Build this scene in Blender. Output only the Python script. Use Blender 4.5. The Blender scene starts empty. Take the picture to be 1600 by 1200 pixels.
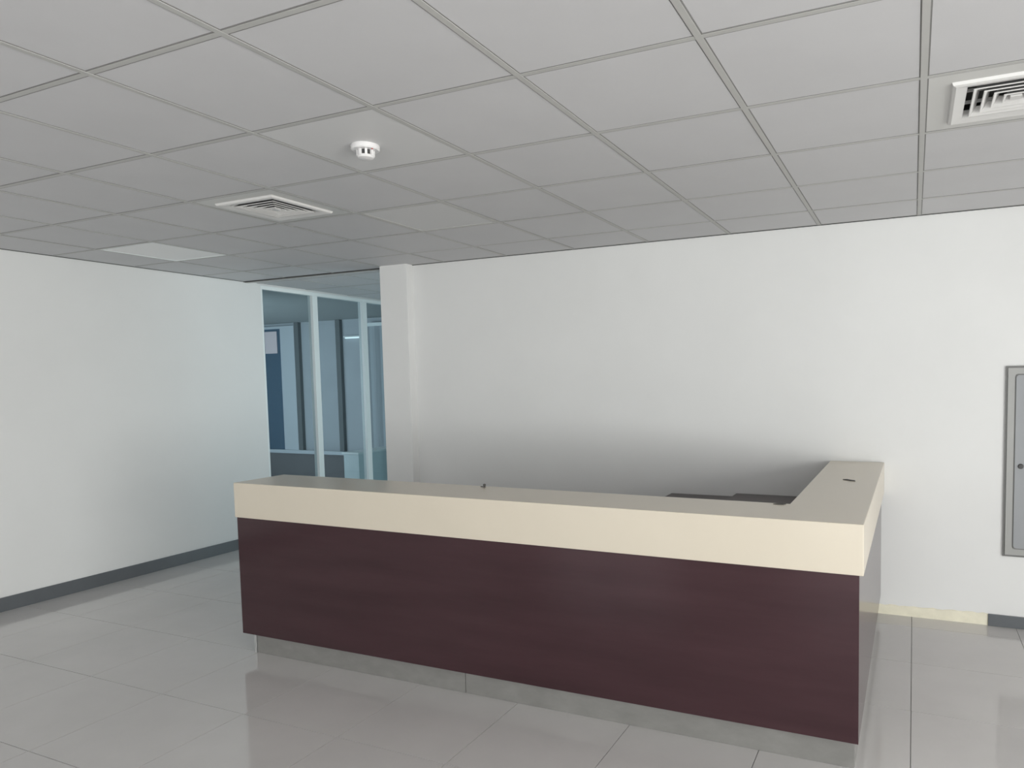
import bpy, bmesh, math, random
from mathutils import Matrix, Vector

random.seed(4)
S = bpy.context.scene
COL = S.collection

# ------------------------------------------------------------------ camera
EYE = 1.585
F_PX, YAW, PITCH, ROLL = 1099.245, -0.411684, -0.064735, -0.017193
CX, CY = 948.07, 660.43
cy_, sy_ = math.cos(YAW), math.sin(YAW)
cp_, sp_ = math.cos(PITCH), math.sin(PITCH)
fwd = Vector((sy_ * cp_, cy_ * cp_, sp_))
r0 = Vector((cy_, -sy_, 0))
u0 = r0.cross(fwd)
cr, sr = math.cos(ROLL), math.sin(ROLL)
right = r0 * cr + u0 * sr
up = r0 * -sr + u0 * cr
cam_d = bpy.data.cameras.new('camera')
cam = bpy.data.objects.new('camera', cam_d)
COL.objects.link(cam)
cam.matrix_world = Matrix(((right.x, up.x, -fwd.x, 0), (right.y, up.y, -fwd.y, 0),
                           (right.z, up.z, -fwd.z, EYE), (0, 0, 0, 1)))
cam_d.sensor_width = 36
cam_d.sensor_fit = 'HORIZONTAL'
cam_d.lens = 36 * F_PX / 1600
cam_d.shift_x = (800 - CX) / 1600
cam_d.shift_y = (CY - 600) / 1600
cam_d.clip_start = 0.05
S.camera = cam

# ------------------------------------------------------------------ light
S.view_settings.view_transform = 'Standard'
S.view_settings.look = 'None'
S.view_settings.exposure = -0.07
S.view_settings.gamma = 1.0
S.view_settings.use_curve_mapping = False

W = bpy.data.worlds.new('sky')
S.world = W
W.use_nodes = True
bg = W.node_tree.nodes['Background']
bg.inputs[0].default_value = (0.75, 0.87, 1.0, 1)
bg.inputs[1].default_value = 0.6

def area(name, loc, direction, sx, sy, power, color):
    d = bpy.data.lights.new(name, 'AREA')
    d.shape = 'RECTANGLE'
    d.size, d.size_y = sx, sy
    d.energy = power
    d.color = color
    o = bpy.data.objects.new(name, d)
    COL.objects.link(o)
    o.location = loc
    o.rotation_euler = Vector(direction).to_track_quat('-Z', 'Y').to_euler()
    return o

# daylight coming through the glazing behind the camera, beside it and off the corridor, plus added fill lights
area('daylight_front', (0.8, -4.45, 1.25), (0, 1, 0.12), 4.4, 2.3, 72, (1.0, 0.945, 0.955))
area('daylight_side', (4.65, -0.9, 1.3), (-1, 0.03, 0.10), 4.6, 2.2, 440, (1.0, 0.945, 0.925))
area('ground_bounce', (0.8, -4.60, 0.55), (0, 0.8, 0.6), 4.4, 1.0, 85, (1.0, 0.945, 0.94))
area('ground_bounce_side', (4.80, -0.9, 0.6), (-0.8, 0, 0.6), 4.6, 1.0, 95, (1.0, 0.945, 0.93))
area('fill_front_left', (-4.3, -4.45, 1.25), (0.05, 1, 0.15), 2.2, 2.2, 42, (1.0, 0.955, 0.97))  # added fill for the far left ceiling and floor
area('daylight_corridor', (-2.40, 6.5, 1.35), (-1, -0.1, 0), 2.0, 2.0, 46, (0.76, 0.93, 1.0))
area('fill_office', (-9.0, 4.75, 1.5), (0, 1, 0), 3.2, 1.7, 105, (0.80, 0.90, 1.0))  # added to brighten the office behind the glass

# ------------------------------------------------------------------ helpers
def mat(name, color, rough=0.6, metallic=0.0, spec=0.5, var=0.0, scale=3.0, stretch=(1, 1, 1), bump=0.0,
        bscale=60.0, rvar=0.0, coat=0.0, tint2=None):
    m = bpy.data.materials.new(name)
    m.use_nodes = True
    nt = m.node_tree
    b = nt.nodes['Principled BSDF']
    b.inputs['Base Color'].default_value = (*color, 1)
    b.inputs['Roughness'].default_value = rough
    b.inputs['Metallic'].default_value = metallic
    b.inputs['Specular IOR Level'].default_value = spec
    b.inputs['Coat Weight'].default_value = coat
    b.inputs['Coat Roughness'].default_value = 0.08
    if var or bump or rvar or tint2:
        g = nt.nodes.new('ShaderNodeNewGeometry')
        mp = nt.nodes.new('ShaderNodeMapping')
        mp.inputs['Scale'].default_value = stretch
        nt.links.new(g.outputs['Position'], mp.inputs['Vector'])
    if var or tint2 or rvar:
        n = nt.nodes.new('ShaderNodeTexNoise')
        n.inputs['Scale'].default_value = scale
        n.inputs['Detail'].default_value = 6
        n.inputs['Roughness'].default_value = 0.6
        nt.links.new(mp.outputs[0], n.inputs['Vector'])
        if var or tint2:
            r = nt.nodes.new('ShaderNodeValToRGB')
            r.color_ramp.elements[0].position = 0.3
            r.color_ramp.elements[1].position = 0.7
            c2 = tint2 or color
            r.color_ramp.elements[0].color = (*[c * (1 - var) for c in c2], 1)
            r.color_ramp.elements[1].color = (*[min(1, c * (1 + var)) for c in color], 1)
            nt.links.new(n.outputs['Fac'], r.inputs['Fac'])
            nt.links.new(r.outputs['Color'], b.inputs['Base Color'])
        if rvar:
            mr = nt.nodes.new('ShaderNodeMapRange')
            mr.inputs['To Min'].default_value = max(0, rough - rvar)
            mr.inputs['To Max'].default_value = rough + rvar
            nt.links.new(n.outputs['Fac'], mr.inputs['Value'])
            nt.links.new(mr.outputs[0], b.inputs['Roughness'])
    if bump:
        n2 = nt.nodes.new('ShaderNodeTexNoise')
        n2.inputs['Scale'].default_value = bscale
        n2.inputs['Detail'].default_value = 3
        nt.links.new(mp.outputs[0], n2.inputs['Vector'])
        bp = nt.nodes.new('ShaderNodeBump')
        bp.inputs['Strength'].default_value = bump
        bp.inputs['Distance'].default_value = 0.002
        nt.links.new(n2.outputs['Fac'], bp.inputs['Height'])
        nt.links.new(bp.outputs[0], b.inputs['Normal'])
    return m

def glass(name, tint, ior=1.5):
    m = bpy.data.materials.new(name)
    m.use_nodes = True
    nt = m.node_tree
    nt.nodes.clear()
    out = nt.nodes.new('ShaderNodeOutputMaterial')
    t = nt.nodes.new('ShaderNodeBsdfTransparent')
    t.inputs[0].default_value = (*tint, 1)
    g = nt.nodes.new('ShaderNodeBsdfGlossy')
    g.inputs['Roughness'].default_value = 0.02
    f = nt.nodes.new('ShaderNodeFresnel')
    f.inputs[0].default_value = ior
    mx = nt.nodes.new('ShaderNodeMixShader')
    ge = nt.nodes.new('ShaderNodeNewGeometry')      # only the outer face of a pane reflects
    mu = nt.nodes.new('ShaderNodeMath')
    mu.operation = 'SUBTRACT'
    mu.use_clamp = True
    nt.links.new(f.outputs[0], mu.inputs[0])
    nt.links.new(ge.outputs['Backfacing'], mu.inputs[1])
    nt.links.new(mu.outputs[0], mx.inputs[0])
    nt.links.new(t.outputs[0], mx.inputs[1])
    nt.links.new(g.outputs[0], mx.inputs[2])
    nt.links.new(mx.outputs[0], out.inputs[0])
    return m

def emit(name, color, strength):
    m = bpy.data.materials.new(name)
    m.use_nodes = True
    b = m.node_tree.nodes['Principled BSDF']
    b.inputs['Base Color'].default_value = (0.8, 0.8, 0.8, 1)
    b.inputs['Emission Color'].default_value = (*color, 1)
    b.inputs['Emission Strength'].default_value = strength
    return m

def box(bm, x0, x1, y0, y1, z0, z1):
    v = [bm.verts.new(p) for p in ((x0, y0, z0), (x1, y0, z0), (x1, y1, z0), (x0, y1, z0),
                                   (x0, y0, z1), (x1, y0, z1), (x1, y1, z1), (x0, y1, z1))]
    for f in ((3, 2, 1, 0), (4, 5, 6, 7), (0, 1, 5, 4), (1, 2, 6, 5), (2, 3, 7, 6), (3, 0, 4, 7)):
        bm.faces.new([v[i] for i in f])

def prism(bm, pts, z0, z1):
    n = len(pts)
    a = [bm.verts.new((x, y, z0)) for x, y in pts]
    b = [bm.verts.new((x, y, z1)) for x, y in pts]
    bm.faces.new(a[::-1])
    bm.faces.new(b)
    for i in range(n):
        j = (i + 1) % n
        bm.faces.new((a[i], a[j], b[j], b[i]))

def lathe(bm, prof, seg=40, cx=0, cy=0):
    rings = []
    for r, z in prof:
        if r < 1e-6:
            rings.append([bm.verts.new((cx, cy, z))])
        else:
            rings.append([bm.verts.new((cx + r * math.cos(2 * math.pi * k / seg),
                                        cy + r * math.sin(2 * math.pi * k / seg), z)) for k in range(seg)])
    for a, b in zip(rings, rings[1:]):
        for k in range(seg):
            l = (k + 1) % seg
            if len(a) == 1 and len(b) > 1:
                bm.faces.new((a[0], b[l], b[k]))
            elif len(b) == 1 and len(a) > 1:
                bm.faces.new((a[k], a[l], b[0]))
            elif len(a) > 1:
                bm.faces.new((a[k], a[l], b[l], b[k]))

def mesh_obj(name, bm, m, parent=None, loc=None, bevel=0.0, seg=2, smooth=False):
    bmesh.ops.recalc_face_normals(bm, faces=bm.faces[:])
    if bevel:
        bmesh.ops.bevel(bm, geom=bm.edges[:], offset=bevel, segments=seg, profile=0.6, affect='EDGES')
    me = bpy.data.meshes.new(name)
    bm.to_mesh(me)
    bm.free()
    me.materials.append(m)
    if smooth:
        me.shade_smooth()
        try:
            me.set_sharp_from_angle(angle=math.radians(35))
        except Exception:
            pass
    o = bpy.data.objects.new(name, me)
    COL.objects.link(o)
    if parent:
        o.parent = parent
    if loc:
        o.location = loc
    return o

def bx(name, m, dims, parent=None, bevel=0.0, **k):
    """box in world coordinates; under a parent the mesh is shifted to the parent's origin"""
    bm = bmesh.new()
    x0, x1, y0, y1, z0, z1 = dims
    if parent:
        px, py, pz = origin(parent)
        x0 -= px; x1 -= px; y0 -= py; y1 -= py; z0 -= pz; z1 -= pz
    box(bm, x0, x1, y0, y1, z0, z1)
    return mesh_obj(name, bm, m, parent, bevel=bevel, **k)

def origin(o):
    p = Vector(o.location)
    while o.parent:
        o = o.parent
        p += Vector(o.location)
    return p

def thing(name, label, cat, loc, group=None):
    o = bpy.data.objects.new(name, None)
    o.empty_display_size = 0.1
    COL.objects.link(o)
    o.location = loc
    o['label'] = label
    o['category'] = cat
    if group:
        o['group'] = group
    return o

def struct(o, label=None):
    o['kind'] = 'structure'
    if label:
        o['label'] = label
    return o

def tag(o, label, cat):
    o['label'] = label
    o['category'] = cat
    return o

# ------------------------------------------------------------------ materials
WALL = mat('white_wall_paint', (0.76, 0.76, 0.755), 0.6, spec=0.2, var=0.02, scale=1.3, bump=0.10, bscale=35)
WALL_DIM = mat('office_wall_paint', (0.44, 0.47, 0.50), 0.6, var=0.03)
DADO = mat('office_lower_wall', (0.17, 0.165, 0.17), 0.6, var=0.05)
TILE_C = mat('ceiling_tile_vinyl', (0.60, 0.595, 0.607), 0.55, spec=0.3, var=0.025, scale=2.0, bump=0.05, bscale=120)
TILE_L = mat('ceiling_tile_pale', (0.645, 0.642, 0.645), 0.5, spec=0.3, var=0.01)
BAR = mat('ceiling_bar_enamel', (0.48, 0.475, 0.46), 0.45, var=0.02, scale=8)
DARK = mat('plenum_dark', (0.05, 0.05, 0.05), 0.9)
GAP_SHADE = mat('bar_gap_shade', (0.22, 0.215, 0.21), 0.8)  # dark colour standing in for shade in the slits beside the bars
LOUVRE_SHADE = mat('louvre_back_shade', (0.10, 0.10, 0.10), 0.8)  # shade inside the vent, painted onto the duct-facing louvre faces
DIFF = mat('light_diffuser', (0.88, 0.88, 0.88), 0.35)
VENT = mat('vent_enamel', (0.66, 0.65, 0.64), 0.35, spec=0.5)
PLATE = mat('vent_plate_enamel', (0.60, 0.595, 0.58), 0.4)
FLOOR = mat('polished_porcelain', (0.60, 0.58, 0.57), 0.09, spec=0.6, var=0.05, scale=1.6, rvar=0.03)
GROUT = mat('grout', (0.30, 0.29, 0.28), 0.8)
BASE = mat('grey_skirting', (0.115, 0.125, 0.135), 0.35, var=0.05, scale=5)
GLUE = mat('cream_plaster_strip', (0.80, 0.76, 0.62), 0.7, var=0.08, scale=9)
CREAM = mat('cream_solid_surface', (0.64, 0.575, 0.475), 0.28, spec=0.5, var=0.015, scale=2.5, bump=0.02, bscale=80)
BROWN = mat('wine_brown_laminate', (0.047, 0.022, 0.026), 0.16, spec=0.32, var=0.14, scale=2.2,
            stretch=(0.6, 0.6, 5.0), bump=0.03, bscale=30)
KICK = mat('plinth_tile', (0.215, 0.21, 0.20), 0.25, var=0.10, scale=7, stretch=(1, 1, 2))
STEEL = mat('brushed_steel', (0.72, 0.73, 0.73), 0.28, metallic=0.9)
DESKTOP = mat('grey_worktop', (0.14, 0.125, 0.125), 0.5, var=0.05)
INNER = mat('inner_board', (0.17, 0.15, 0.15), 0.5)
PANEL = mat('cabinet_enamel', (0.30, 0.31, 0.325), 0.38, var=0.02)
PANEL_F = mat('cabinet_frame_enamel', (0.36, 0.36, 0.35), 0.4)
PANEL_E = mat('cabinet_edge', (0.17, 0.17, 0.165), 0.5)
BLACK = mat('black_plastic', (0.03, 0.03, 0.03), 0.4)
WHITE_P = mat('white_plastic', (0.78, 0.765, 0.765), 0.3)
FRAME_W = mat('white_powder_coat', (0.80, 0.84, 0.84), 0.35)
ALU = mat('aluminium', (0.55, 0.56, 0.57), 0.35, metallic=0.5)
GLASS = glass('tinted_partition_glass', (0.82, 0.87, 0.885))
CLEAR = glass('clear_glass', (0.93, 0.96, 0.95))
NAVY = mat('blue_shutter', (0.085, 0.14, 0.20), 0.4)
PILLAR = mat('dark_pillar', (0.15, 0.165, 0.17), 0.6)
JAMB = mat('grey_jamb', (0.56, 0.60, 0.64), 0.5)
PAPER = mat('pinkish_paper', (0.78, 0.66, 0.68), 0.7)
DESKW = mat('desk_white_top', (0.82, 0.86, 0.86), 0.35)
DESKB = mat('cabinet_pale_panel', (0.62, 0.70, 0.72), 0.45)
TUBE = emit('tube_glow', (0.75, 0.95, 1.0), 0.9)
DIRT = mat('dark_flake', (0.10, 0.095, 0.09), 0.8)

# ------------------------------------------------------------------ room shell
XL, XR, YF, YB, H = -5.904, 4.3, -4.2, 4.882, 2.560
YP = 5.06            # left wall ends here, the glass partition goes on
YE = 9.6             # far end of the corridor
YO = 8.6             # far wall of the office
XO = -12.6           # far side of the office
XC = -2.6            # corridor's other side

floor = struct(bx('floor', GROUT, (XO, XR + .3, YF - .3, YE, -0.15, -0.004)))
ceiling = struct(bx('ceiling', DARK, (XO, XR + .1, YF - .1, YE, H + 0.06, H + 0.16)))

GA, GB = -1.7786, 1.4356       # ceiling grid lines: x = GA + .6 i, y = GB + .6 j
def cuts(g, step, lo, hi):
    k = math.ceil((lo - g) / step + 0.02)
    out = [lo]
    while g + step * k < hi - 0.02:
        out.append(g + step * k)
        k += 1
    return out + [hi]

def shared_tiles(name, m, rects, z0, z1, parent, gap, stuff_if=None, bevel=0.0, jitter=0.0):
    """one object per tile, equal tiles share a mesh; those the photo does not show become one joined part"""
    cache, rest = {}, []
    for (x0, x1, y0, y1) in rects:
        w, d = x1 - x0 - gap, y1 - y0 - gap
        cx, cy = (x0 + x1) / 2, (y0 + y1) / 2
        if stuff_if and stuff_if(cx, cy):
            rest.append((cx, cy, w, d))
            continue
        key = (round(w, 3), round(d, 3))
        if key not in cache:
            bm = bmesh.new()
            box(bm, -w / 2, w / 2, -d / 2, d / 2, z0, z1)
            o = mesh_obj(name, bm, m, parent, bevel=bevel, seg=1)
            cache[key] = o
        else:
            o = cache[key].copy()
            COL.objects.link(o)
            o.parent = parent
        o.location = (cx, cy, random.uniform(-jitter, jitter))
    if rest:
        bm = bmesh.new()
        for cx, cy, w, d in rest:
            box(bm, cx - w / 2, cx + w / 2, cy - d / 2, cy + d / 2, z0, z1)
        o = mesh_obj(name, bm, m, parent)
        o['kind'] = 'stuff'

# --- ceiling tiles, lay-in grid
xs = cuts(GA, 0.6, XL, XR)
ys = cuts(GB, 0.6, YF, YB)
VENTS = [(GA - .6 * 2.5, GB + .6 * 2.5), (GA + .6 * 3.5, GB + .6 * 2.5)]
LAMPS = [(GA - .6 * 1.5, GB + .6 * 3.5), (GA - .6 * 5.5, GB + .6 * 3.5)]
DET = (GA - .6 * 0.5, GB + .6 * 1.5)
rects, pale = [], []
for x0, x1 in zip(xs, xs[1:]):
    for y0, y1 in zip(ys, ys[1:]):
        c = ((x0 + x1) / 2, (y0 + y1) / 2)
        near = lambda L: any(abs(c[0] - q[0]) < .1 and abs(c[1] - q[1]) < .1 for q in L)
        if near(VENTS) or near(LAMPS):
            continue
        (pale if near([DET]) else rects).append((x0, x1, y0, y1))
unseen = lambda x, y: y < 0.6 or x > 1.6 + 0.1 * y or x < -1.2 - 2.2 * y
shared_tiles('ceiling_tile', TILE_C, rects, H, H + .012, ceiling, 0.030, unseen, jitter=0.0009)
shared_tiles('ceiling_tile', TILE_L, pale, H, H + .012, ceiling, 0.030)
for x in xs[1:-1]:
    b = bx('grid_bar', BAR, (x - .0105, x + .0105, YF, YB, H - .0024, H + .02), ceiling)
    bx('gap_shade', GAP_SHADE, (x - .0145, x + .0145, YF, YB, H - .0008, H + .018), b)  # dark strip drawn as the shadow line along both bar edges
for y in ys[1:-1]:
    b = bx('grid_bar', BAR, (XL, XR, y - .0095, y + .0095, H - .0018, H + .019), ceiling)
    bx('gap_shade', GAP_SHADE, (XL, XR, y - .0140, y + .0140, H - .0006, H + .017), b)
# wall angle round the edge, with dark strips painted as the gap's shade against the wall
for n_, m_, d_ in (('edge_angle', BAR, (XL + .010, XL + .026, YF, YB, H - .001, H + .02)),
                   ('edge_gap_shade', DARK, (XL, XL + .0095, YF, YB, H - .004, H + .02)),
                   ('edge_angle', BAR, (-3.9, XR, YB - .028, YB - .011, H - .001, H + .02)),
                   ('edge_gap_shade', DARK, (-3.9, XR, YB - .0105, YB, H - .004, H + .02)),
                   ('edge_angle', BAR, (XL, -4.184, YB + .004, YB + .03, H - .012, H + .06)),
                   ('edge_gap_shade', DARK, (XL, -4.184, YB - .012, YB + .003, H - .008, H + .06))):
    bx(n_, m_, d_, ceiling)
# corridor ceiling
cxs = cuts(GA, 0.6, XL, XC)
cys = cuts(GB, 0.6, YB + .03, YE)
shared_tiles('ceiling_tile', TILE_C, [(a, b, c, d) for a, b in zip(cxs, cxs[1:]) for c, d in zip(cys, cys[1:])],
             H, H + .012, ceiling, 0.030, lambda x, y: x > -3.9)
for x in cxs[1:-1]:
    bx('grid_bar', BAR, (x - .012, x + .012, YB + .03, YE, H - .002, H + .03), ceiling)
for y in cys[1:-1]:
    bx('grid_bar', BAR, (XL, XC, y - .012, y + .012, H - .0012, H + .028), ceiling)
# plain office ceiling
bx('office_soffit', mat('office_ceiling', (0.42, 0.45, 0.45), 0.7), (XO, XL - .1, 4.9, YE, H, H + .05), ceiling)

# --- floor tiles
FX, FY = 0.004, 1.7050
fxs = cuts(FX, 0.588, XL, XR)
fys = cuts(FY, 0.596, YF, YB)
fr = [(a, b, c, d) for a, b in zip(fxs, fxs[1:]) for c, d in zip(fys, fys[1:])]
shared_tiles('floor_tile', FLOOR, fr, -0.012, 0, floor, 0.0034,
             lambda x, y: y < 1.1 or x > 1.3)
fys2 = cuts(FY, 0.596, YB, YE)
fxs2 = cuts(FX, 0.588, XO, XC)
shared_tiles('floor_tile', FLOOR, [(a, b, c, d) for a, b in zip(fxs2, fxs2[1:]) for c, d in zip(fys2, fys2[1:])],
             -0.012, 0, floor, 0.0034, lambda x, y: True)

# --- walls
struct(bx('wall_left', WALL, (XL - .12, XL, YF, YP, 0, H + .06), bevel=0.002), 'long white painted wall on the left with grey skirting')
struct(bx('wall_back', WALL, (-4.02, XR, YB, YB + .14, 0, H + .06)), 'white painted wall behind the reception counter')
struct(bx('trim_1', WALL, (-4.182, -3.900, 4.795, YB + .16, 0, H + .06), bevel=0.003),
       'white painted pillar at the left end of the back wall')
# wall behind the camera with a wide glazed front
bm = bmesh.new()
for b in ((XL - .12, -5.4, YF - .12, YF, 0, H + .06), (-3.2, -1.5, YF - .12, YF, 0, H + .06),
          (-5.4, -3.2, YF - .12, YF, 0, .06), (-5.4, -3.2, YF - .12, YF, 2.42, H + .06), (3.0, XR + .1, YF - .12, YF, 0, H + .06),
          (-1.5, 3.0, YF - .12, YF, 0, .06), (-1.5, 3.0, YF - .12, YF, 2.42, H + .06)):
    box(bm, *b)
struct(mesh_obj('wall_front', bm, WALL))
bm = bmesh.new()
for b in ((XR, XR + .12, YF, -3.3, 0, H + .06), (XR, XR + .12, 1.5, YB, 0, H + .06),
          (XR, XR + .12, -3.3, 1.5, 0, .1), (XR, XR + .12, -3.3, 1.5, 2.42, H + .06)):
    box(bm, *b)
struct(mesh_obj('wall_right', bm, WALL))

def glazing(name, axis, c, lo, hi, z0, z1, n, m, gm, loc):
    w = bpy.data.objects.new(name, None)
    COL.objects.link(w)
    w['kind'] = 'structure'
    w.location = loc
    t = .05
    def b(nm, mm, a0, a1, q0, q1, th):
        d = (a0, a1, c - th, c + th, q0, q1) if axis == 'x' else (c - th, c + th, a0, a1, q0, q1)
        return bx(nm, mm, d, w)
    b('rail', m, lo, hi, z0, z0 + t, .03)
    b('rail', m, lo, hi, z1 - t, z1, .03)
    for k in range(n + 1):
        a = lo + (hi - lo - t) * k / n
        b('mullion', m, a, a + t, z0 + t, z1 - t, .03)
        if k < n:
            a2 = lo + (hi - lo - t) * (k + 1) / n
            b('pane', gm, a + t, a2, z0 + t, z1 - t, .003)
    return w
glazing('window_2', 'x', YF - .06, -1.5, 3.0, .06, 2.42, 3, ALU, CLEAR, (.75, YF - .06, .06))
glazing('added_window_6', 'x', YF - .06, -5.4, -3.2, .06, 2.42, 2, ALU, CLEAR, (-4.3, YF - .06, .06))  # unseen window added to go with the front-left fill light
glazing('window_3', 'y', XR + .06, -3.3, 1.5, .1, 2.42, 3, ALU, CLEAR, (XR + .06, -.9, .1))

# corridor and office shell
bm = bmesh.new()
for b in ((XC, XC + .12, YB + .14, 5.5, 0, H + .06), (XC, XC + .12, 7.5, YE, 0, H + .06),
          (XC, XC + .12, 5.5, 7.5, 0, .35), (XC, XC + .12, 5.5, 7.5, 2.35, H + .06)):
    box(bm, *b)
struct(mesh_obj('wall_corridor', bm, WALL))
glazing('window_4', 'y', XC + .06, 5.5, 7.5, .35, 2.35, 2, ALU, CLEAR, (XC + .06, 6.5, .35))
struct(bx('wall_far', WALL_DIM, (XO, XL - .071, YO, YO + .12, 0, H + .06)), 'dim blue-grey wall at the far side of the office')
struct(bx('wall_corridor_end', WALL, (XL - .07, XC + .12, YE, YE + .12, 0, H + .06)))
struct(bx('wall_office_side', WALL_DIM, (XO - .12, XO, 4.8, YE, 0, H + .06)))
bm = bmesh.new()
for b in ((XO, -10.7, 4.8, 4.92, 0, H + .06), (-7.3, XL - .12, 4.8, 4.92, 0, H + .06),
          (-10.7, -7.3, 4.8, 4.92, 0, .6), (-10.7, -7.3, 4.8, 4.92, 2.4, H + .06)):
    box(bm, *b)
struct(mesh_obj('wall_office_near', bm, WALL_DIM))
glazing('added_window_5', 'x', 4.86, -10.7, -7.3, .6, 2.4, 3, ALU, CLEAR, (-9, 4.86, .6))  # unseen window added as an opening for the office fill light

# skirtings
def skirt(name, dims):
    return struct(bx(name, BASE, dims, bevel=0.002))
skirt('baseboard_left', (XL, XL + .012, YF, YP, 0, .100))
skirt('baseboard_back', (.440, XR, YB - .012, YB, 0, .074))
# remains of adhesive where the skirting is missing
bm = bmesh.new()
n = 26
top = [.058 + .014 * k / n + random.uniform(-.004, .004) for k in range(n + 1)]
fr_, bk_ = [], []
for k in range(n + 1):
    x = -.30 + (.44 + .30) * k / n
    fr_.append((bm.verts.new((x, YB - .004, 0)), bm.verts.new((x, YB - .004, top[k]))))
    bk_.append((bm.verts.new((x, YB, 0)), bm.verts.new((x, YB, top[k] + .003))))
for k in range(n):
    bm.faces.new((fr_[k][0], fr_[k + 1][0], fr_[k + 1][1], fr_[k][1]))
    bm.faces.new((fr_[k][1], fr_[k + 1][1], bk_[k + 1][1], bk_[k][1]))
bm.faces.new((fr_[-1][0], bk_[-1][0], bk_[-1][1], fr_[-1][1]))
struct(mesh_obj('trim_2', bm, GLUE), 'cream bare plaster strip low on the back wall where skirting is missing')

# --- glass partition beyond the end of the left wall
gp = bpy.data.objects.new('window_1', None)
COL.objects.link(gp)
gp.location = (XL, YP, 0)
gp['kind'] = 'structure'
gp['label'] = 'tall white framed glass partition with tinted panes beyond the left wall'
PX0, PX1 = XL - .07, XL
bx('top_rail', FRAME_W, (PX0, PX1, YP, YE, 2.508, 2.545), gp, bevel=.002)
bx('bottom_rail', FRAME_W, (PX0, PX1, YP, YE, 0, .08), gp, bevel=.002)
bx('top_filler', WALL, (PX0 + .01, PX1 - .01, YP, YE, 2.545, H + .06), gp)
my = [YP, 5.712, 6.458, 7.204, 7.95, 8.696, YE - .075]
for k, y in enumerate(my):
    w = .068 if k else .02
    bx('mullion', FRAME_W, (PX0, PX1, y, y + w, .08, 2.508), gp, bevel=.002)
    bx('glazing_bead', PILLAR, (PX0 + .022, PX1 - .016, y + w, y + w + .010, .08, 2.508), gp)
    if k < len(my) - 1:
        bx('glass_pane', GLASS, (XL - .040, XL - .034, y + w, my[k + 1], .08, 2.508), gp)

# ------------------------------------------------------------------ reception counter
rc = thing('reception_counter', 'L-shaped reception counter, dark wine-brown panels under a deep cream top', 'counter', (-1.9, 3.6, 0))
X0, X1, Y0, Y1 = -3.606, -0.169, 2.839, YB - .004
def inpt(pts):
    return [(x - rc.location.x, y - rc.location.y) for x, y in pts]
L_out = [(X0, Y0), (X1, Y0), (X1, Y1), (X1 - .335, Y1), (X1 - .335, Y0 + .36), (X0, Y0 + .36)]
bm = bmesh.new()
prism(bm, inpt(L_out), .800, 1.002)
for v in bm.verts:                      # the long leg rises a touch towards its left end
    if v.co.x + rc.location.x < X0 + .1:
        v.co.z += .010
mesh_obj('countertop', bm, CREAM, rc, bevel=.0035, seg=2)
bx('front_panel', BROWN, (X0 + .012, X1 - .016, Y0 + .004, Y0 + .030, .124, .811), rc, bevel=.001)
bx('side_panel', BROWN, (X1 - .042, X1 - .016, Y0 + .031, Y1, .124, .800), rc, bevel=.001)
bx('side_panel', BROWN, (X0 + .012, X0 + .040, Y0 + .031, Y0 + .355, .124, .811), rc, bevel=.001)
bx('inner_panel', INNER, (X0 + .041, X1 - .335, Y0 + .32, Y0 + .345, .01, .800), rc)
bx('inner_panel', INNER, (X1 - .32, X1 - .295, Y0 + .346, Y1, .01, .800), rc)
# plinth clad in pieces of floor tile, joint at about 1.54 m from the left
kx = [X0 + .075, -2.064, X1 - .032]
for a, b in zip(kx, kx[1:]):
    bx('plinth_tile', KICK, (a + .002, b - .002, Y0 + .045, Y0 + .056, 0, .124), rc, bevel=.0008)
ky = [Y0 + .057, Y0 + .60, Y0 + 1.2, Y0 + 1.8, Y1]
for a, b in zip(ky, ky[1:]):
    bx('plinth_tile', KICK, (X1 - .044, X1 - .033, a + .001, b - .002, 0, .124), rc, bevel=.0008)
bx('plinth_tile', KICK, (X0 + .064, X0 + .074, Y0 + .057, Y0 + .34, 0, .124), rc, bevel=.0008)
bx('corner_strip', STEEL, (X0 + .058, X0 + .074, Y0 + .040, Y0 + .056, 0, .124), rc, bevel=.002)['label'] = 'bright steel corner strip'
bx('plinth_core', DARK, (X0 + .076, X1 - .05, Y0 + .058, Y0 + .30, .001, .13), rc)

# inside the counter
dk = thing('staff_desk', 'low grey-brown worktop inside the counter along its right leg', 'desk', (-.82, 4.2, 0))
bx('worktop', DESKTOP, (-1.140, X1 - .337, 3.35, YB - .004, .722, .750), dk, bevel=.0015)
bx('side_panel', INNER, (-1.125, -1.100, 3.37, YB - .02, 0, .722), dk)
bx('modesty_panel', INNER, (-1.098, X1 - .34, 4.83, 4.85, .25, .722), dk)
bx('side_panel', INNER, (-1.098, X1 - .34, 3.37, 3.39, 0, .722), dk)
pc = thing('drawer_pedestal', 'low dark drawer pedestal left of the staff desk behind the counter', 'cabinet', (-1.40, 4.6, 0))
bx('carcass', DESKTOP, (-1.62, -1.16, 4.42, YB - .006, .03, .728), pc, bevel=.004)
for k in range(3):
    z = .06 + .21 * k
    d = bx('drawer', INNER, (-1.605, -1.175, 4.40, 4.419, z, z + .2), pc, bevel=.002)
    bx('handle', STEEL, (-1.45, -1.33, 4.385, 4.399, z + .13, z + .142), d, bevel=.002)
for x in (-1.58, -1.2):
    for y in (4.46, 4.84):
        bm = bmesh.new()
        lathe(bm, [(0, 0), (.02, 0), (.02, .03), (0, .03)], 12, x + 1.40, y - 4.6)
        mesh_obj('foot', bm, BLACK, pc)

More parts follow.
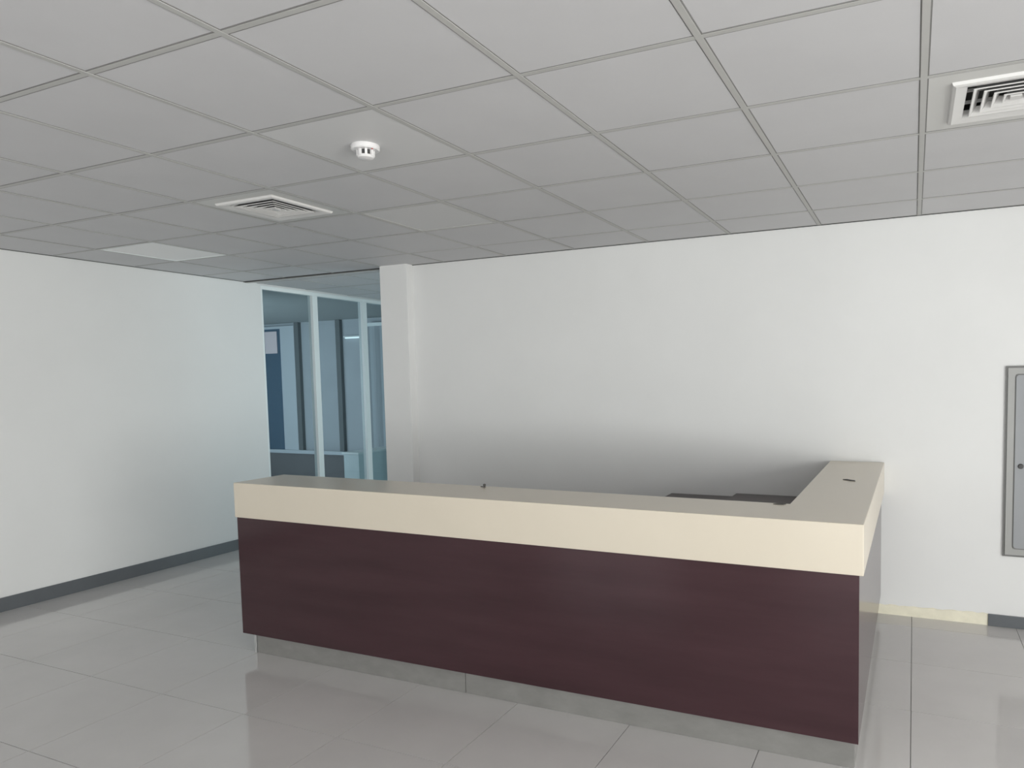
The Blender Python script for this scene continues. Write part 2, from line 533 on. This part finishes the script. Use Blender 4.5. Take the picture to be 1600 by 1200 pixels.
# small marks on the counter top
def flake(name, label, x, y, pts, h, m=DIRT):
    bm = bmesh.new()
    prism(bm, pts, 0, h)
    o = mesh_obj(name, bm, m, loc=(x, y, 1.0025))
    return tag(o, label, 'debris')
flake('dark_flake', 'small dark flake lying on the right leg of the cream countertop', -.316, 4.0,
      [(-.034, .012), (-.012, .022), (.004, .006), (.026, -.006), (.034, -.026), (.010, -.020), (-.006, -.002)], .004)
flake('dark_smudge', 'dark chip at the inner corner of the cream countertop', -.545, 3.17,
      [(-.028, -.006), (-.004, .012), (.026, .010), (.018, -.010), (-.010, -.012)], .003)
bm = bmesh.new()
lathe(bm, [(0, 0), (.006, 0), (.005, .012), (.008, .016), (.007, .022), (0, .024)], 10)
box(bm, -.024, .004, -.002, .002, .006, .010)
tag(mesh_obj('dark_screw', bm, DIRT, loc=(-2.10, 3.16, 1.0025)), 'tiny dark screw standing on the front countertop near its middle', 'screw')

# ------------------------------------------------------------------ electrical cabinet in the back wall
ec = thing('electrical_cabinet', 'tall grey metal cabinet set into the back wall at the right edge', 'cabinet', (.81, YB, .44))
ex0, ex1, ez0, ez1 = .512, 1.112, .447, 1.610
def ring(name, m, x0, x1, z0, z1, w, ya, yb, parent):
    bm = bmesh.new()
    px, py, pz = origin(parent)
    for b in ((x0, x1, z1 - w, z1), (x0, x1, z0, z0 + w), (x0, x0 + w, z0 + w, z1 - w), (x1 - w, x1, z0 + w, z1 - w)):
        box(bm, b[0] - px, b[1] - px, ya - py, yb - py, b[2] - pz, b[3] - pz)
    return mesh_obj(name, bm, m, parent)
ring('edge_gasket', PANEL_E, ex0, ex1, ez0, ez1, .016, YB - .014, YB, ec)
ring('frame', PANEL_F, ex0 + .010, ex1 - .010, ez0 + .012, ez1 - .012, .040, YB - .020, YB - .001, ec)
bm = bmesh.new()
def rrect(x0, x1, z0, z1, r, n=5):
    out = []
    for cx, cz, a0 in ((x1 - r, z1 - r, 0), (x0 + r, z1 - r, 90), (x0 + r, z0 + r, 180), (x1 - r, z0 + r, 270)):
        for k in range(n + 1):
            a = math.radians(a0 + 90 * k / n)
            out.append((cx + r * math.cos(a), cz + r * math.sin(a)))
    return out
def plate(name, m, pts, ya, yb, parent, bevel=0):
    bm = bmesh.new()
    px, py, pz = origin(parent)
    a = [bm.verts.new((x - px, ya - py, z - pz)) for x, z in pts]
    b = [bm.verts.new((x - px, yb - py, z - pz)) for x, z in pts]
    bm.faces.new(a); bm.faces.new(b[::-1])
    for i in range(len(pts)):
        j = (i + 1) % len(pts)
        bm.faces.new((a[i], b[i], b[j], a[j]))
    return mesh_obj(name, bm, m, parent, bevel=bevel)
plate('door_gap', PANEL_E, rrect(ex0 + .046, ex1 - .046, ez0 + .048, ez1 - .048, .02), YB - .0205, YB - .004, ec)
door = plate('door', PANEL, rrect(ex0 + .053, ex1 - .053, ez0 + .055, ez1 - .055, .018), YB - .026, YB - .006, ec)
door.location.y = 0
bm = bmesh.new()
bmesh.ops.create_cone(bm, cap_ends=True, segments=20, radius1=.016, radius2=.013, depth=.012,
                      matrix=Matrix.Translation((.597 - .81, -.032, 1.005 - .44)) @ Matrix.Rotation(math.radians(90), 4, 'X'))
mesh_obj('lock', bm, BLACK, door)
for z in (.65, 1.4):
    bx('hinge', PANEL_F, (ex1 - .060, ex1 - .046, YB - .034, YB - .024, z, z + .06), door, bevel=.002)

# ------------------------------------------------------------------ ceiling vents
def square_loop(bm, s, z):
    return [bm.verts.new((a * s, b * s, z)) for a, b in ((-1, -1), (1, -1), (1, 1), (-1, 1))]
def sq_lathe(bm, prof, closed=True):
    loops = [square_loop(bm, s, z) for s, z in prof]
    n = len(loops)
    for i in range(n if closed else n - 1):
        a, b = loops[i], loops[(i + 1) % n]
        for k in range(4):
            l = (k + 1) % 4
            bm.faces.new((a[k], a[l], b[l], b[k]))
def make_vent(label, loc):
    v = thing('ceiling_vent', label, 'vent', (loc[0], loc[1], H), 'square ceiling vents')
    bm = bmesh.new(); sq_lathe(bm, [(.285, 0), (.19, 0), (.19, .006), (.285, .006)])
    mesh_obj('border_plate', bm, PLATE, v)
    bm = bmesh.new(); sq_lathe(bm, [(.212, 0), (.208, -.010), (.198, -.014), (.162, -.006), (.159, .022), (.190, .006)])
    mesh_obj('frame', bm, VENT, v)
    for s in (.142, .108, .074, .040):
        bm = bmesh.new(); sq_lathe(bm, [(s, -.008), (s - .006, -.004), (s - .022, .018), (s - .025, .018), (s - .010, -.006), (s - .002, -.011)])
        bm.faces.ensure_lookup_table()
        for f in bm.faces[4:8]:
            f.material_index = 1  # these faces carry the painted shade
        mesh_obj('louvre', bm, VENT, v).data.materials.append(LOUVRE_SHADE)
    bm = bmesh.new()
    box(bm, -.018, .018, -.018, .018, -.012, -.006)
    mesh_obj('centre_plate', bm, VENT, v)
    bm = bmesh.new()
    for a in (-1, 1):
        box(bm, -.16, .16, a * .06 - .001, a * .06 + .001, .012, .024)
    mesh_obj('tie_bar', bm, VENT, v)
    bm = bmesh.new()
    box(bm, -.19, .19, -.19, .19, .050, .054)
    for a in (-1, 1):
        box(bm, a * .19 - .002, a * .19 + .002, -.19, .19, .006, .052)
        box(bm, -.19, .19, a * .19 - .002, a * .19 + .002, .006, .052)
    mesh_obj('duct', bm, DARK, v)
    return v
make_vent('square louvred ceiling vent near the middle-left, beyond the smoke detector', VENTS[0])
make_vent('square louvred ceiling vent cut by the right edge of the photo', VENTS[1])

# ------------------------------------------------------------------ unlit ceiling panels
def make_lamp(label, loc, m):
    v = thing('ceiling_light', label, 'light', (loc[0], loc[1], H), 'unlit flat ceiling light panels')
    bm = bmesh.new(); sq_lathe(bm, [(.286, .010), (.286, -.001), (.280, -.003), (.272, -.001), (.272, .010)])
    mesh_obj('frame', bm, FRAME_W if m is DIFF else BAR, v)
    bm = bmesh.new(); box(bm, -.272, .272, -.272, .272, .001, .006)
    mesh_obj('diffuser', bm, m, v)
make_lamp('pale square ceiling panel between the vent and the pillar', LAMPS[0], TILE_L)
make_lamp('white unlit square light panel in the ceiling near the left wall', LAMPS[1], DIFF)

# ------------------------------------------------------------------ smoke detector
sd = thing('smoke_detector', 'round white smoke detector on the ceiling', 'smoke detector', (-2.095, 2.345, H))
bm = bmesh.new(); lathe(bm, [(0, 0), (.056, 0), (.058, -.004), (.058, -.016), (.053, -.021), (0, -.021)], 48)
mesh_obj('base', bm, WHITE_P, sd, smooth=True)
bm = bmesh.new(); lathe(bm, [(0, -.021), (.027, -.021), (.027, -.042), (0, -.042)], 32)
mesh_obj('insect_screen', bm, DARK, sd, smooth=True)
for k in range(8):
    a = 2 * math.pi * k / 8
    bm = bmesh.new()
    box(bm, .028, .036, -.005, .005, -.045, -.020)
    bmesh.ops.rotate(bm, verts=bm.verts[:], matrix=Matrix.Rotation(a, 3, 'Z'))
    mesh_obj('rib', bm, WHITE_P, sd)
bm = bmesh.new(); lathe(bm, [(0, -.041), (.034, -.041), (.036, -.044), (.031, -.051), (.018, -.055), (0, -.056)], 40)
mesh_obj('cap', bm, WHITE_P, sd, smooth=True)
bm = bmesh.new(); lathe(bm, [(0, -.020), (.0035, -.020), (.0035, -.024), (0, -.0245)], 12, .046, -.012)
mesh_obj('indicator', bm, mat('red_lens', (.5, .05, .05), .2), sd)

# ------------------------------------------------------------------ what shows through the glass
sh = thing('blue_door', 'dark blue door with a pale jamb in the office behind the glass', 'door', (-9.9, YO, 0))
bx('leaf', NAVY, (-10.40, -9.58, YO - .05, YO - .01, .02, 2.47), sh)
bx('frame', JAMB, (-10.45, -9.575, YO - .06, YO, 2.47, 2.51), sh)
bx('frame', JAMB, (-9.575, -9.265, YO - .06, YO, .02, 2.51), sh)
ps = bx('paper_notice', PAPER, (-9.92, -9.65, YO - .060, YO - .052, 2.07, 2.43))
tag(ps, 'pinkish blank paper notice stuck high on the blue door behind the glass', 'notice')
struct(bx('trim_3', PILLAR, (-9.26, -9.17, YO - .06, YO, 0, H)), 'dark pillar between blue door and grey wall in the office')
struct(bx('trim_4', PILLAR, (-8.38, -8.29, YO - .06, YO, 0, H)), 'second dark pillar in the office, below the tube lamp')
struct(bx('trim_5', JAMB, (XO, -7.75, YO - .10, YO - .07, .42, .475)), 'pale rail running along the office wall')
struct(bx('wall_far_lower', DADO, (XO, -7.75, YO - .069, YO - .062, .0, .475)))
tl = thing('tube_lamp', 'lit tube lamp on the far office wall behind the glass', 'lamp', (-8.0, YO - .02, 2.28))
bx('batten', FRAME_W, (-8.22, -7.72, YO - .06, YO - .002, 2.275, 2.295), tl)
bm = bmesh.new()
bmesh.ops.create_cone(bm, cap_ends=True, segments=16, radius1=.010, radius2=.010, depth=.44,
                      matrix=Matrix.Translation((.03, -.028, -.014)) @ Matrix.Rotation(math.radians(90), 4, 'Y'))
mesh_obj('tube', bm, TUBE, tl)
# pale low cabinet close behind the partition
od = thing('low_cabinet', 'low pale blue-grey cabinet with white top behind the glass partition', 'cabinet', (-6.5, 7.4, 0))
bx('top', DESKW, (-6.62, -6.35, 6.77, 8.40, .672, .694), od, bevel=.002)
bx('side_panel', DESKB, (-6.385, -6.365, 6.79, 8.38, 0, .672), od)
bx('side_panel', DESKB, (-6.605, -6.585, 6.79, 8.38, 0, .672), od)
bx('end_panel', DESKB, (-6.584, -6.386, 6.79, 6.81, 0, .672), od)
bx('end_panel', DESKB, (-6.584, -6.386, 8.36, 8.38, 0, .672), od)
# vertical blind by the third pane
vb = thing('vertical_blind', 'grey vertical slat blind hanging in the office behind the third pane', 'blind', (-7.6, YO - .12, 2.45))
bx('headrail', FRAME_W, (-7.72, -6.3, YO - .15, YO, 2.42, 2.47), vb)
for k in range(14):
    x = -7.68 + k * .1
    bm = bmesh.new()
    box(bm, -.042, .042, -.0015, .0015, -2.05, 0)
    bmesh.ops.rotate(bm, verts=bm.verts[:], matrix=Matrix.Rotation(math.radians(38), 3, 'Z'))
    mesh_obj('slat', bm, JAMB if k % 2 else WALL_DIM, vb, loc=(x + 7.6, 0, -.03))
